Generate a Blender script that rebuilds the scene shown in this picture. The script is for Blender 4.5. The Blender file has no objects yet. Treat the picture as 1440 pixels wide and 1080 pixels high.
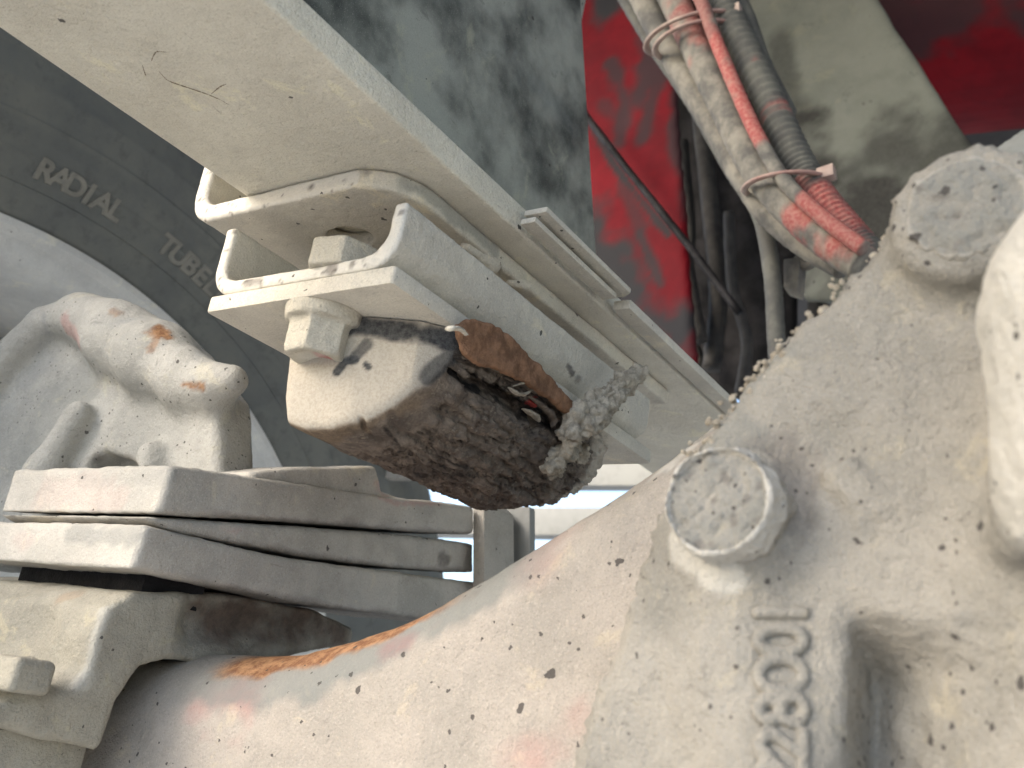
import bpy, bmesh, math, random
import numpy as np
from mathutils import Vector, Matrix
random.seed(4)
S = bpy.context.scene
COL = S.collection

# ------------------------------------------------------------------ camera
# Truck axes: +y along the chassis rail, -x outboard towards the wheel, +z up.
F = 1383.0
RM = np.array([[.83147713, .06539877, -.55169627],
               [.53519912, -.36066566, .76386005],
               [.14902239, .93039953, .33488662]])     # columns: camera right, up, forward
CP = np.array([0, 0, 0.6])
cam = bpy.data.cameras.new('camera')
camo = bpy.data.objects.new('camera', cam); COL.objects.link(camo)
cam.sensor_width = 36; cam.lens = 36 * F / 1440
cam.clip_start = 0.01; cam.clip_end = 500
m = Matrix.Identity(4)
for i in range(3):
    m[i][0] = RM[i, 0]; m[i][1] = RM[i, 1]; m[i][2] = -RM[i, 2]; m[i][3] = CP[i]
camo.matrix_world = m
cam.dof.use_dof = True; cam.dof.focus_distance = 0.35; cam.dof.aperture_fstop = 20
S.camera = camo

# ------------------------------------------------------------------ light
SUN_EL = math.radians(30); SUN_AZ = math.radians(216)     # azimuth from +y, clockwise: behind the camera, from outboard
w = bpy.data.worlds.new('World'); S.world = w; w.use_nodes = True
nt = w.node_tree; bg = nt.nodes['Background']
sky = nt.nodes.new('ShaderNodeTexSky'); sky.sky_type = 'NISHITA'; sky.sun_disc = False
sky.sun_elevation = SUN_EL; sky.sun_rotation = SUN_AZ; sky.dust_density = 2.4; sky.air_density = 1.0; sky.ozone_density = 1.0
nt.links.new(sky.outputs[0], bg.inputs[0]); bg.inputs[1].default_value = 0.15
sun = bpy.data.lights.new('sun', 'SUN'); sun.energy = .65; sun.angle = math.radians(40); sun.color = (1, .95, .88)
suno = bpy.data.objects.new('sun', sun); COL.objects.link(suno)
sd = Vector((math.sin(SUN_AZ) * math.cos(SUN_EL), math.cos(SUN_AZ) * math.cos(SUN_EL), math.sin(SUN_EL)))
suno.rotation_euler = sd.to_track_quat('Z', 'Y').to_euler()
S.view_settings.view_transform = 'Standard'; S.view_settings.look = 'None'
S.view_settings.exposure = 1.83; S.view_settings.gamma = 1

# ------------------------------------------------------------------ helpers
def W(px, py, ax, val):
    """point of the plane (axis ax = val) along the sight line of a measured photo point"""
    v = RM @ np.array([(px - 720) / F, (540 - py) / F, 1.])
    return CP + v * ((val - CP[ax]) / v[ax])
def WY(pts, y): return [tuple(W(a, b, 1, y)[[0, 2]]) for a, b in pts]      # -> (x,z)
def WX(pts, x): return [tuple(W(a, b, 0, x)[[1, 2]]) for a, b in pts]      # -> (y,z)
def W3(pts, ax, v): return [tuple(W(a, b, ax, v)) for a, b in pts]

def march(f, px, py, t0=.2, off=0., nst=90):
    v = RM @ np.array([(px - 720) / F, (540 - py) / F, 1.]); L = np.linalg.norm(v); t = t0
    for _ in range(nst):
        p = CP + v * t
        d = float(f(*[np.array([q]) for q in p])[0])
        if abs(d) < 5e-5: break
        t += d * .7 / L
    if not .1 < t < 1.2: print('MISS', f.__name__, px, py); return None
    return CP + v * (t - off / L)
def WP(px, py, p0, nrm, off=0):
    v = RM @ np.array([(px - 720) / F, (540 - py) / F, 1.]); p0 = np.array(p0)
    return CP + v * (((p0 - CP) @ nrm) / (v @ nrm)) + nrm * off
def tag(o, label=None, cat=None, group=None, kind=None):
    if label: o['label'] = label
    if cat: o['category'] = cat
    if group: o['group'] = group
    if kind: o['kind'] = kind
    return o
def empty(name, loc, label, cat, group=None):
    o = bpy.data.objects.new(name, None); COL.objects.link(o); o.location = loc
    o.empty_display_size = .01
    return tag(o, label, cat, group)
def link(name, me, mat, parent=None):
    o = bpy.data.objects.new(name, me); COL.objects.link(o)
    if mat:
        me.materials.clear(); me.materials.append(mat)
    if parent:
        o.parent = parent; o.matrix_parent_inverse = Matrix.Translation(-Vector(parent_world(parent)))
    return o
def parent_world(p):
    v = Vector(p.location)
    q = p
    while q.parent:
        v = v + (q.matrix_parent_inverse @ Vector((0, 0, 0))); q = q.parent; v = v + Vector(q.location)
    return v
def mesh(name, V, Fc, smooth=True, angle=None):
    me = bpy.data.meshes.new(name)
    me.from_pydata([tuple(v) for v in V], [], [tuple(f) for f in Fc]); me.update()
    if smooth: me.shade_smooth()
    return me

# hashed value noise on arrays
def _h(i, j, k):
    n = (i * 374761393 + j * 668265263 + k * 2147483647 % 1013904223 + 1274126177) & 0xffffffff
    n = ((n ^ (n >> 13)) * 1274126177) & 0xffffffff
    n = (n ^ (n >> 16)) & 0xffffffff
    return n.astype(np.float64) / 4294967295.0
def vnoise(P, s):
    Q = P * s + 1000.5; I = np.floor(Q).astype(np.int64); f = Q - I; f = f * f * (3 - 2 * f)
    r = 0
    for a in (0, 1):
        for b in (0, 1):
            for c in (0, 1):
                wgt = (f[:, 0] if a else 1 - f[:, 0]) * (f[:, 1] if b else 1 - f[:, 1]) * (f[:, 2] if c else 1 - f[:, 2])
                r = r + wgt * _h(I[:, 0] + a, I[:, 1] + b, (I[:, 2] + c) * 7919)
    return r * 2 - 1
def fbm(P, s, o=4, g=.5):
    r = 0; a = 1; t = 0
    for k in range(o):
        r = r + a * vnoise(P + k * 13.7, s * 2 ** k); t += a; a *= g
    return r / t

# signed distance pieces (work on arrays X,Y,Z)
def smin(a, b, k):
    h = np.clip(.5 + .5 * (b - a) / k, 0, 1)
    return b * (1 - h) + a * h - k * h * (1 - h)
def smax(a, b, k): return -smin(-a, -b, k)
def sd_box(X, Y, Z, c, h, r=0):
    qx = np.abs(X - c[0]) - h[0] + r; qy = np.abs(Y - c[1]) - h[1] + r; qz = np.abs(Z - c[2]) - h[2] + r
    return np.sqrt(np.maximum(qx, 0) ** 2 + np.maximum(qy, 0) ** 2 + np.maximum(qz, 0) ** 2) + np.minimum(np.maximum(qx, np.maximum(qy, qz)), 0) - r
def sd_cap(X, Y, Z, a, b, ra, rb=None):
    if rb is None: rb = ra
    a = np.array(a); b = np.array(b); d = b - a; L = max(d @ d, 1e-12)
    t = np.clip(((X - a[0]) * d[0] + (Y - a[1]) * d[1] + (Z - a[2]) * d[2]) / L, 0, 1)
    return np.sqrt((X - a[0] - t * d[0]) ** 2 + (Y - a[1] - t * d[1]) ** 2 + (Z - a[2] - t * d[2]) ** 2) - (ra + (rb - ra) * t)
def sd_path(X, Y, Z, pts, r, k=0):
    f = None
    for a, b in zip(pts[:-1], pts[1:]):
        g = sd_cap(X, Y, Z, a, b, r)
        f = g if f is None else (smin(f, g, k) if k else np.minimum(f, g))
    return f
def sd_poly(U, V, P):
    P = np.array(P); d = (U - P[0, 0]) ** 2 + (V - P[0, 1]) ** 2; s = np.ones_like(U)
    n = len(P)
    for i in range(n):
        a = P[i]; b = P[i - 1]
        e = b - a; wx = U - a[0]; wy = V - a[1]
        t = np.clip((wx * e[0] + wy * e[1]) / (e @ e + 1e-15), 0, 1)
        d = np.minimum(d, (wx - e[0] * t) ** 2 + (wy - e[1] * t) ** 2)
        c1 = V >= a[1]; c2 = V < b[1]; c3 = e[0] * wy > e[1] * wx
        fl = (c1 & c2 & c3) | (~c1 & ~c2 & ~c3)
        s = np.where(fl, -s, s)
    return s * np.sqrt(d)
def sd_prism(D, T, h):            # 2-D distance D swept over |T|<h
    return np.minimum(np.maximum(D, np.abs(T) - h), 0) + np.sqrt(np.maximum(D, 0) ** 2 + np.maximum(np.abs(T) - h, 0) ** 2)

def sdf_mesh(name, f, lo, hi, res, disp=None, keep=None):
    lo = np.array(lo, float); hi = np.array(hi, float)
    n = np.ceil((hi - lo) / res).astype(int) + 1
    ax = [lo[i] + res * np.arange(n[i]) for i in range(3)]
    X, Y, Z = np.meshgrid(*ax, indexing='ij')
    D = f(X, Y, Z)
    # close at the box
    s = D < 0
    cnt = np.zeros(n - 1, np.int16); acc = np.zeros(tuple(n - 1) + (3,))
    def corner(a, i, j, k): return a[i:n[0] - 1 + i, j:n[1] - 1 + j, k:n[2] - 1 + k]
    for d in range(3):
        o = [0, 0, 0]; o[d] = 1
        for a in (0, 1):
            for b in (0, 1):
                c0 = [0, 0, 0]; others = [q for q in range(3) if q != d]
                c0[others[0]] = a; c0[others[1]] = b
                c1 = list(c0); c1[d] = 1
                d0 = corner(D, *c0); d1 = corner(D, *c1)
                cr = (d0 < 0) != (d1 < 0)
                t = np.where(cr, d0 / np.where(cr, d0 - d1, 1), 0)
                cnt += cr
                acc[..., d] += t
                acc[..., others[0]] += cr * a; acc[..., others[1]] += cr * b
    act = cnt > 0
    idx = -np.ones(act.shape, np.int64); idx[act] = np.arange(act.sum())
    ii = np.argwhere(act)
    V = lo + res * (ii + acc[act] / cnt[act][:, None])
    Q = []
    for d in range(3):
        o1, o2 = [q for q in range(3) if q != d]
        sl0 = [slice(None)] * 3; sl1 = [slice(None)] * 3
        sl0[d] = slice(0, -1); sl1[d] = slice(1, None)
        a = s[tuple(sl0)]; b = s[tuple(sl1)]
        cr = np.argwhere(a != b)
        ok = (cr[:, o1] > 0) & (cr[:, o2] > 0) & (cr[:, o1] < n[o1] - 1) & (cr[:, o2] < n[o2] - 1)
        cr = cr[ok]
        ins = a[tuple(cr.T)]
        def g(u, v):
            c = cr.copy(); c[:, o1] -= u; c[:, o2] -= v
            return idx[tuple(c.T)]
        q = np.stack([g(1, 1), g(0, 1), g(0, 0), g(1, 0)], 1)
        flip = ins if d != 1 else ~ins
        q[~flip] = q[~flip][:, ::-1]
        Q.append(q)
    Q = np.concatenate(Q)
    me = bpy.data.meshes.new(name)
    me.vertices.add(len(V)); me.vertices.foreach_set('co', V.astype(np.float32).ravel())
    me.loops.add(len(Q) * 4); me.loops.foreach_set('vertex_index', Q.astype(np.int32).ravel())
    me.polygons.add(len(Q)); me.polygons.foreach_set('loop_start', np.arange(0, len(Q) * 4, 4, dtype=np.int32))
    me.update(calc_edges=True); me.validate(); me.shade_smooth()
    if disp is not None: displace(me, disp)
    return me
def verts(me):
    a = np.empty(len(me.vertices) * 3, np.float32); me.vertices.foreach_get('co', a); return a.reshape(-1, 3).astype(np.float64)
def displace(me, fn):
    V = verts(me); N = np.empty(len(V) * 3, np.float32); me.vertex_normals.foreach_get('vector', N); N = N.reshape(-1, 3)
    V = V + N * fn(V, N)[:, None]
    me.vertices.foreach_set('co', V.astype(np.float32).ravel()); me.update()
def attr(me, name, vals):
    a = me.attributes.get(name) or me.attributes.new(name, 'FLOAT', 'POINT')
    a.data.foreach_set('value', np.clip(vals, 0, 1).astype(np.float32))
def stain(V, spots, seed=0., edge=.35, ns=120., na=.9):
    """spots: list of (points, radius, strength): blotches round poly-lines with ragged edges"""
    nz = fbm(V + seed, ns, 4, .6)
    out = np.zeros(len(V))
    for pts, r, st in spots:
        pts = [np.array(p, float) for p in pts]
        if len(pts) == 1: pts = pts * 2
        d = sd_path(V[:, 0], V[:, 1], V[:, 2], pts, 0)
        t = 1 - d / r + nz * na
        out = np.maximum(out, st * np.clip(t / edge, 0, 1))
    return out

# loft of a closed profile along an axis; profile in the other two axes; rounded corners given per point
def round_poly(P, seg=5):
    out = []
    n = len(P)
    for i in range(n):
        p = np.array(P[i][:2], float); r = P[i][2] if len(P[i]) > 2 else .0006
        a = np.array(P[i - 1][:2], float) - p; b = np.array(P[(i + 1) % n][:2], float) - p
        la = np.linalg.norm(a); lb = np.linalg.norm(b); a /= la; b /= lb
        cosv = np.clip(a @ b, -1, 1); ang = math.acos(cosv)
        if abs(math.pi - ang) < .02: out.append(tuple(p)); continue
        t = min(r / math.tan(ang / 2), la * .48, lb * .48)
        r2 = t * math.tan(ang / 2)
        p1 = p + a * t; p2 = p + b * t
        c = p + (a + b) / np.linalg.norm(a + b) * (r2 / math.sin(ang / 2))
        a1 = math.atan2(*(p1 - c)[::-1]); a2 = math.atan2(*(p2 - c)[::-1])
        da = (a2 - a1 + math.pi) % (2 * math.pi) - math.pi
        for k in range(seg + 1):
            q = a1 + da * k / seg
            out.append((c[0] + r2 * math.cos(q), c[1] + r2 * math.sin(q)))
    return out
def extrude_bm(P2, ax, a, b, bevel=.0007, holes=None):
    """plate: closed 2-D outline P2 (in the two axes other than ax) from a to b along ax"""
    bm = bmesh.new()
    o = [q for q in range(3) if q != ax]
    def mk(p, t):
        c = [0, 0, 0]; c[o[0]] = p[0]; c[o[1]] = p[1]; c[ax] = t; return c
    v0 = [bm.verts.new(mk(p, a)) for p in P2]; v1 = [bm.verts.new(mk(p, b)) for p in P2]
    bm.faces.new(v0); bm.faces.new(v1[::-1])
    n = len(P2); sides = []
    for i in range(n):
        bm.faces.new((v0[i - 1], v0[i], v1[i], v1[i - 1]))
    bmesh.ops.recalc_face_normals(bm, faces=bm.faces)
    if bevel:
        es = [e for e in bm.edges if (e.verts[0] in v0 and e.verts[1] in v0) or (e.verts[0] in v1 and e.verts[1] in v1)]
        es += [e for e in bm.edges if e not in es and e.calc_face_angle(0) > .6]
        bmesh.ops.bevel(bm, geom=es, offset=bevel, segments=2, affect='EDGES', profile=.6)
    return bm
def bm_mesh(name, bm, ang=35, jitter=None):
    me = bpy.data.meshes.new(name); bm.to_mesh(me); bm.free()
    me.shade_smooth()
    me.set_sharp_from_angle(angle=math.radians(ang))
    return me
def plate(name, P2, ax, a, b, mat, parent=None, bevel=.0007):
    return link(name, bm_mesh(name, extrude_bm(P2, ax, a, b, bevel)), mat, parent)
def box(name, lo, hi, mat, parent=None, bevel=.0007):
    return plate(name, [(lo[0], lo[1]), (hi[0], lo[1]), (hi[0], hi[1]), (lo[0], hi[1])], 2, lo[2], hi[2], mat, parent, bevel)

def catmull(pts, n=10):
    pts = [np.array(p, float) for p in pts]
    P = [2 * pts[0] - pts[1]] + pts + [2 * pts[-1] - pts[-2]]
    out = []
    for i in range(1, len(P) - 2):
        for k in range(n):
            t = k / n
            out.append(.5 * ((2 * P[i]) + (-P[i - 1] + P[i + 1]) * t + (2 * P[i - 1] - 5 * P[i] + 4 * P[i + 1] - P[i + 2]) * t * t + (-P[i - 1] + 3 * P[i] - 3 * P[i + 1] + P[i + 2]) * t ** 3))
    out.append(pts[-1]); return out
def tube_mesh(name, pts, rad, seg=14, flat=1.0, closed=False, wob=0.0, n=10, up=None):
    C = catmull(pts, n) if not closed else [np.array(p, float) for p in pts]
    V = []; Fc = []; L = len(C)
    u = None
    for i, c in enumerate(C):
        t = (C[(i + 1) % L] - C[i - 1]) if closed else (C[min(i + 1, L - 1)] - C[max(i - 1, 0)])
        t = t / np.linalg.norm(t)
        if u is None:
            u = np.cross(t, up if up is not None else (0, 0, 1.)); u /= np.linalg.norm(u)
        u = u - t * (u @ t); u /= np.linalg.norm(u); v = np.cross(t, u)
        r = rad(i / max(L - 1, 1)) if callable(rad) else rad
        for k in range(seg):
            a = 2 * math.pi * k / seg
            rr = r * (1 + wob * random.uniform(-1, 1))
            V.append(c + u * math.cos(a) * rr + v * math.sin(a) * rr * flat)
    R = L if closed else L - 1
    for i in range(R):
        for k in range(seg):
            a = i * seg + k; b = i * seg + (k + 1) % seg; j = (i + 1) % L
            Fc.append((a, b, j * seg + (k + 1) % seg, j * seg + k))
    if not closed:
        Fc.append(list(range(seg))[::-1]); Fc.append([(L - 1) * seg + k for k in range(seg)])
    return mesh(name, V, Fc)

# ------------------------------------------------------------------ materials
def rgb(c): return (c[0], c[1], c[2], 1)
class NT:
    def __init__(s, name):
        s.m = bpy.data.materials.new(name); s.m.use_nodes = True; s.t = s.m.node_tree
        s.b = s.t.nodes['Principled BSDF']; s.pos = s.t.nodes.new('ShaderNodeNewGeometry').outputs['Position']
    def n(s, typ, **kw):
        nd = s.t.nodes.new(typ)
        for k, v in kw.items(): setattr(nd, k, v)
        return nd
    def l(s, a, b): s.t.links.new(a, b)
    def noise(s, scale, detail=4, rough=.55, dist=0, vec=None):
        nd = s.n('ShaderNodeTexNoise'); s.l(vec if vec is not None else s.pos, nd.inputs['Vector'])
        nd.inputs['Scale'].default_value = scale; nd.inputs['Detail'].default_value = detail
        nd.inputs['Roughness'].default_value = rough; nd.inputs['Distortion'].default_value = dist
        return nd.outputs['Fac']
    def ramp(s, v, a, b, c=0., d=1.):
        nd = s.n('ShaderNodeMapRange'); nd.interpolation_type = 'SMOOTHSTEP'; s.l(v, nd.inputs[0])
        for i, q in enumerate((a, b, c, d)): nd.inputs[i + 1].default_value = q
        return nd.outputs[0]
    def mix(s, f, a, b, mode='MIX'):
        nd = s.n('ShaderNodeMix', data_type='RGBA', blend_type=mode)
        if isinstance(f, (int, float)): nd.inputs[0].default_value = f
        else: s.l(f, nd.inputs[0])
        for i, q in ((6, a), (7, b)):
            if isinstance(q, tuple): nd.inputs[i].default_value = rgb(q)
            else: s.l(q, nd.inputs[i])
        return nd.outputs[2]
    def math(s, op, a, b=None):
        nd = s.n('ShaderNodeMath', operation=op)
        for i, q in enumerate((a, b)):
            if q is None: continue
            if isinstance(q, (int, float)): nd.inputs[i].default_value = q
            else: s.l(q, nd.inputs[i])
        return nd.outputs[0]
    def at(s, name):
        nd = s.n('ShaderNodeAttribute'); nd.attribute_name = name; return nd.outputs['Fac']
    def chips(s, scale, size, frac, seedoff=0.):
        """sparse small ragged specks"""
        mp = s.n('ShaderNodeMapping'); s.l(s.pos, mp.inputs[0]); mp.inputs['Location'].default_value = (seedoff, seedoff * .7, 0)
        ns = s.n('ShaderNodeTexNoise'); s.l(mp.outputs[0], ns.inputs['Vector']); ns.inputs['Scale'].default_value = scale * 3
        ad = s.n('ShaderNodeVectorMath', operation='MULTIPLY_ADD'); s.l(ns.outputs['Color'], ad.inputs[0])
        ad.inputs[1].default_value = (.5 / scale,) * 3; s.l(mp.outputs[0], ad.inputs[2])
        v = s.n('ShaderNodeTexVoronoi'); s.l(ad.outputs[0], v.inputs['Vector']); v.inputs['Scale'].default_value = scale
        sep = s.n('ShaderNodeSeparateColor'); s.l(v.outputs['Color'], sep.inputs[0])
        rad = s.math('MULTIPLY', sep.outputs[1], size)
        inside = s.math('LESS_THAN', v.outputs['Distance'], rad)
        pick = s.math('LESS_THAN', sep.outputs[0], frac)
        return s.math('MULTIPLY', inside, pick)
    def bump(s, h, strength, dist, prev=None):
        nd = s.n('ShaderNodeBump'); s.l(h, nd.inputs['Height']); nd.inputs['Strength'].default_value = strength; nd.inputs['Distance'].default_value = dist
        if prev is not None: s.l(prev, nd.inputs['Normal'])
        return nd.outputs[0]

def paint(name, base, dust, dark=(.10, .09, .08), rough=.8, grain=.5, chip=.10, chipscale=90, pits=.0, stain_amt=.5, spec=.25, mottled=30):
    t = NT(name)
    c = t.mix(t.ramp(t.noise(mottled, 5, .6), .38, .62), base, dust)
    c = t.mix(t.ramp(t.noise(mottled * 4.3, 5, .65), .45, .75, 0, .35), c, tuple(q * .72 for q in base))
    # grey wear patches
    c = t.mix(t.ramp(t.noise(mottled * .6, 6, .68, .6), .56, .72, 0, stain_amt), c, (base[0] * .62, base[1] * .66, base[2] * .72))
    # ragged flakes where the dust has come off, and dragged scratches
    fk = t.noise(mottled * 5, 8, .75, .8)
    c = t.mix(t.ramp(fk, .60, .63, 0, stain_amt * .75), c, (base[0] * .50, base[1] * .50, base[2] * .50))
    c = t.mix(t.ramp(t.noise(mottled * 1.7, 7, .7, .5), .57, .66, 0, .55), c, (min(.8, base[0] * 1.22), min(.8, base[1] * 1.17), base[2] * 1.02))
    mp = t.n('ShaderNodeMapping'); t.l(t.pos, mp.inputs[0]); mp.inputs['Scale'].default_value = (1.2, .18, 1.); mp.inputs['Rotation'].default_value = (.3, .5, .35)
    c = t.mix(t.ramp(t.noise(420, 5, .7, 0, mp.outputs[0]), .66, .72, 0, .5), c, (base[0] * .45, base[1] * .42, base[2] * .40))
    # fine pale and dark grains
    g = t.noise(1500, 3, .7)
    c = t.mix(t.ramp(g, .55, .70, 0, .45), c, tuple(min(.85, q * 1.35) for q in base))
    c = t.mix(t.ramp(g, .45, .30, 0, .50), c, tuple(q * .5 for q in base))
    # stains from the mesh, with some light and shade painted in
    grime_shade = t.at('grime_shade'); rust = t.at('rust'); red = t.at('red'); pale = t.at('pale'); teal = t.at('teal')
    rn = t.noise(260, 6, .7)
    rc = t.mix(t.ramp(rn, .35, .65), (.15, .07, .035), (.33, .185, .095))
    c = t.mix(t.math('MULTIPLY', red, t.ramp(rn, .2, .6, .45, 1.)), c, (.40, .16, .145))
    c = t.mix(teal, c, (.15, .165, .16))
    c = t.mix(pale, c, (.66, .64, .58))
    c = t.mix(rust, c, rc)
    c = t.mix(grime_shade, c, t.mix(t.ramp(rn, .3, .7), dark, tuple(q * 2.0 for q in dark)))
    ch = t.chips(chipscale * 1.6, .22, chip * .8)
    ch2 = t.chips(chipscale * 4.2, .30, chip * 1.1, 3.3)
    chs = t.math('MAXIMUM', ch, ch2)
    c = t.mix(t.math('MULTIPLY', chs, .85), c, (.045, .04, .038))
    t.l(c, t.b.inputs['Base Color'])
    t.b.inputs['Specular IOR Level'].default_value = spec
    t.l(t.ramp(t.noise(70, 4), .3, .7, rough - .12, min(1, rough + .12)), t.b.inputs['Roughness'])
    b = t.bump(t.noise(1100, 4, .7), grain, .0006)
    b = t.bump(t.noise(430, 4, .6), grain * .6, .0012, b)
    b = t.bump(t.noise(170, 5, .6), grain * .6, .002, b)
    b = t.bump(t.math('SUBTRACT', 1, chs), .5, .0006, b)
    if pits: b = t.bump(t.noise(90, 6, .7), pits, .004, b)
    t.l(b, t.b.inputs['Normal'])
    return t.m

CREAM = paint('cream_dusty_paint', (.58, .54, .45), (.49, .455, .385), grain=.6, chip=.06, stain_amt=.45)
RAILP = paint('rail_paint', (.68, .64, .53), (.61, .57, .47), grain=1., chip=.012, stain_amt=.15, chipscale=60)
CAST = paint('cast_iron_paint', (.315, .295, .255), (.235, .224, .195), grain=.8, chip=.24, stain_amt=.7, pits=.6, chipscale=110)
SEATP = paint('seat_casting_paint', (.35, .33, .27), (.28, .265, .22), dark=(.055, .036, .026), grain=.8, chip=.02, stain_amt=.5, pits=.15)
CLAMPP = paint('clamp_casting_paint', (.37, .365, .335), (.29, .29, .268), grain=.7, chip=.14, stain_amt=.6, pits=.25, chipscale=120)
LEAFP = paint('leaf_paint', (.44, .415, .37), (.34, .325, .29), grain=.7, chip=.05, stain_amt=.4)
HOUSE = paint('axle_paint', (.36, .325, .282), (.30, .275, .238), grain=.7, chip=.13, stain_amt=.22, chipscale=75, pits=.06)
BOLTP = paint('bolt_paint', (.50, .47, .39), (.43, .40, .33), grain=.8, chip=.04, stain_amt=.4, chipscale=180)
RIMP = paint('rim_paint', (.62, .62, .59), (.55, .55, .53), grain=.15, chip=.01, stain_amt=.3, spec=.4, rough=.6)
DARKST = paint('oily_dark_steel', (.33, .345, .30), (.05, .056, .052), grain=.2, chip=.10, stain_amt=.8, spec=.2, rough=.55, mottled=14, chipscale=60)
GREYST = paint('grey_green_steel', (.17, .18, .155), (.13, .14, .12), grain=.2, chip=.02, stain_amt=.7, spec=.3, rough=.7, mottled=9, dark=(.018, .018, .016))
BLACKST = paint('near_black', (.008, .008, .009), (.022, .021, .023), grain=.5, chip=.0, stain_amt=.8, spec=.1, rough=.6)

def rubber_mat():
    t = NT('torn_rubber')
    n1 = t.noise(120, 8, .72); n2 = t.noise(500, 6, .75)
    c = t.mix(t.ramp(n1, .35, .65), (.17, .136, .11), (.33, .275, .222))
    c = t.mix(t.ramp(n2, .52, .68, 0, .85), c, (.42, .37, .30))
    c = t.mix(t.ramp(t.noise(45, 5, .7), .45, .62, 0, .6), c, (.075, .062, .055))
    c = t.mix(t.math('MULTIPLY', t.chips(520, .34, .14), .7), c, (.42, .36, .28))
    # pale painted skin, worn greys
    skin = t.mix(t.ramp(t.noise(900, 4, .7), .4, .65), (.45, .41, .34), (.38, .34, .28))
    c = t.mix(t.at('grime_shade'), c, t.mix(t.ramp(n2, .3, .7), (.015, .014, .014), (.05, .045, .045)))
    c = t.mix(t.at('skin'), c, skin)
    c = t.mix(t.at('tan'), c, t.mix(t.ramp(n2, .35, .65), (.24, .18, .12), (.36, .27, .18)))
    c = t.mix(t.at('soot'), c, t.mix(t.ramp(n2, .3, .7), (.03, .03, .033), (.10, .10, .095)))
    c = t.mix(t.at('red'), c, (.42, .06, .05))
    t.l(c, t.b.inputs['Base Color']); t.b.inputs['Roughness'].default_value = .85; t.b.inputs['Specular IOR Level'].default_value = .2
    rg = t.math('SUBTRACT', 1, t.at('skin'))
    b1 = t.n('ShaderNodeBump'); t.l(n2, b1.inputs['Height']); b1.inputs['Distance'].default_value = .0025; t.l(t.ramp(rg, 0, 1, .12, 1.), b1.inputs['Strength'])
    b2 = t.n('ShaderNodeBump'); t.l(t.noise(1500, 5, .75), b2.inputs['Height']); b2.inputs['Distance'].default_value = .0007; b2.inputs['Strength'].default_value = .7; t.l(b1.outputs[0], b2.inputs['Normal'])
    t.l(b2.outputs[0], t.b.inputs['Normal'])
    return t.m
RUBBER = rubber_mat()
def simple(name, c1, c2, scale, rough=.8, spec=.3, bumps=.4, bdist=.001, attr_red=False, det=5, grimec=(.03, .028, .028)):
    t = NT(name)
    n = t.noise(scale, det, .65)
    c = t.mix(t.ramp(n, .35, .65), c1, c2)
    c = t.mix(t.ramp(t.noise(scale * 6, 4, .7), .5, .7, 0, .4), c, tuple(q * .6 for q in c1))
    if attr_red:
        c = t.mix(t.at('grime_shade'), c, grimec)
        c = t.mix(t.at('red'), c, t.mix(t.ramp(t.noise(400, 4), .3, .7), (.27, .055, .05), (.34, .15, .125)))
    t.l(c, t.b.inputs['Base Color']); t.b.inputs['Roughness'].default_value = rough; t.b.inputs['Specular IOR Level'].default_value = spec
    b = t.bump(t.noise(scale * 12, 4, .7), bumps, bdist); t.l(b, t.b.inputs['Normal'])
    return t.m
CRUMB = simple('dried_mud', (.76, .69, .56), (.46, .40, .31), 300, .95, .1, .9, .0015)
CRACK = simple('crack_dirt', (.24, .19, .13), (.15, .12, .08), 200, .95, .1)
RUSTM = simple('rusty_steel', (.50, .28, .165), (.27, .15, .09), 160, .9, .15, 1., .002)
TYRE = simple('tyre_rubber', (.125, .132, .126), (.165, .17, .152), 14, .75, .35, .25, .0006)
LETTER = simple('tyre_letter_rubber', (.25, .243, .21), (.20, .195, .17), 60, .8, .25, .2, .0005)
HOSE = simple('dusty_hose', (.11, .11, .095), (.07, .07, .065), 60, .75, .3, .4, .001, True)
HOSE2 = simple('pale_dusty_hose', (.22, .205, .17), (.085, .082, .075), 45, .8, .3, .4, .001, True)
TIEM = simple('dusty_cable_tie', (.40, .32, .27), (.30, .22, .19), 90, .6, .35, .2, .0006, True)
REDP = simple('red_paint_grimy', (.14, .003, .008), (.085, .002, .006), 10, .7, .12, .2, .001, True, grimec=(.022, .022, .025))
GROUND = simple('pale_concrete', (.56, .54, .50), (.50, .48, .44), 2.5, .9, .2, .3, .004)
BEDM = simple('truck_bed_steel', (.05, .05, .05), (.03, .03, .032), 5, .8, .3, .3, .002)
LINEM = simple('grimy_dark_line', (.055, .053, .05), (.03, .03, .03), 60, .75, .2, .4, .001)
FARM = simple('far_painted_steel', (.27, .28, .27), (.21, .22, .215), 8, .6, .4, .1, .001)
FLOORM = GROUND

# ------------------------------------------------------------------ setting: ground, truck floor
bm = bmesh.new(); bmesh.ops.create_grid(bm, x_segments=40, y_segments=40, size=120)
for v in bm.verts: v.co.z = -.03
tag(link('ground', bm_mesh('ground', bm), GROUND), kind='structure')

# ------------------------------------------------------------------ chassis rail
RZ = .77
rail = empty('chassis_rail', (-.2329, .3, RZ), 'long dusty cream steel chassis rail running across the upper left down to the axle', 'chassis rail')
def rail_profile():
    return round_poly([(-.276, RZ, .002), (-.1897, RZ, .0012), (-.1897, RZ + .0108, .0015), (-.276, RZ + .0108, .002)], 3)
P = rail_profile()
ys = np.linspace(-.25, 1.6, 60)
V = [(p[0], y, p[1]) for y in ys for p in P]; n = len(P)
Fc = [(i * n + k, i * n + (k + 1) % n, (i + 1) * n + (k + 1) % n, (i + 1) * n + k) for i in range(len(ys) - 1) for k in range(n)]
Fc += [list(range(n)), [(len(ys) - 1) * n + k for k in range(n)][::-1]]
me = mesh('lower_flange', V, Fc); bm = bmesh.new(); bm.from_mesh(me); bmesh.ops.recalc_face_normals(bm, faces=bm.faces)
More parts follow.
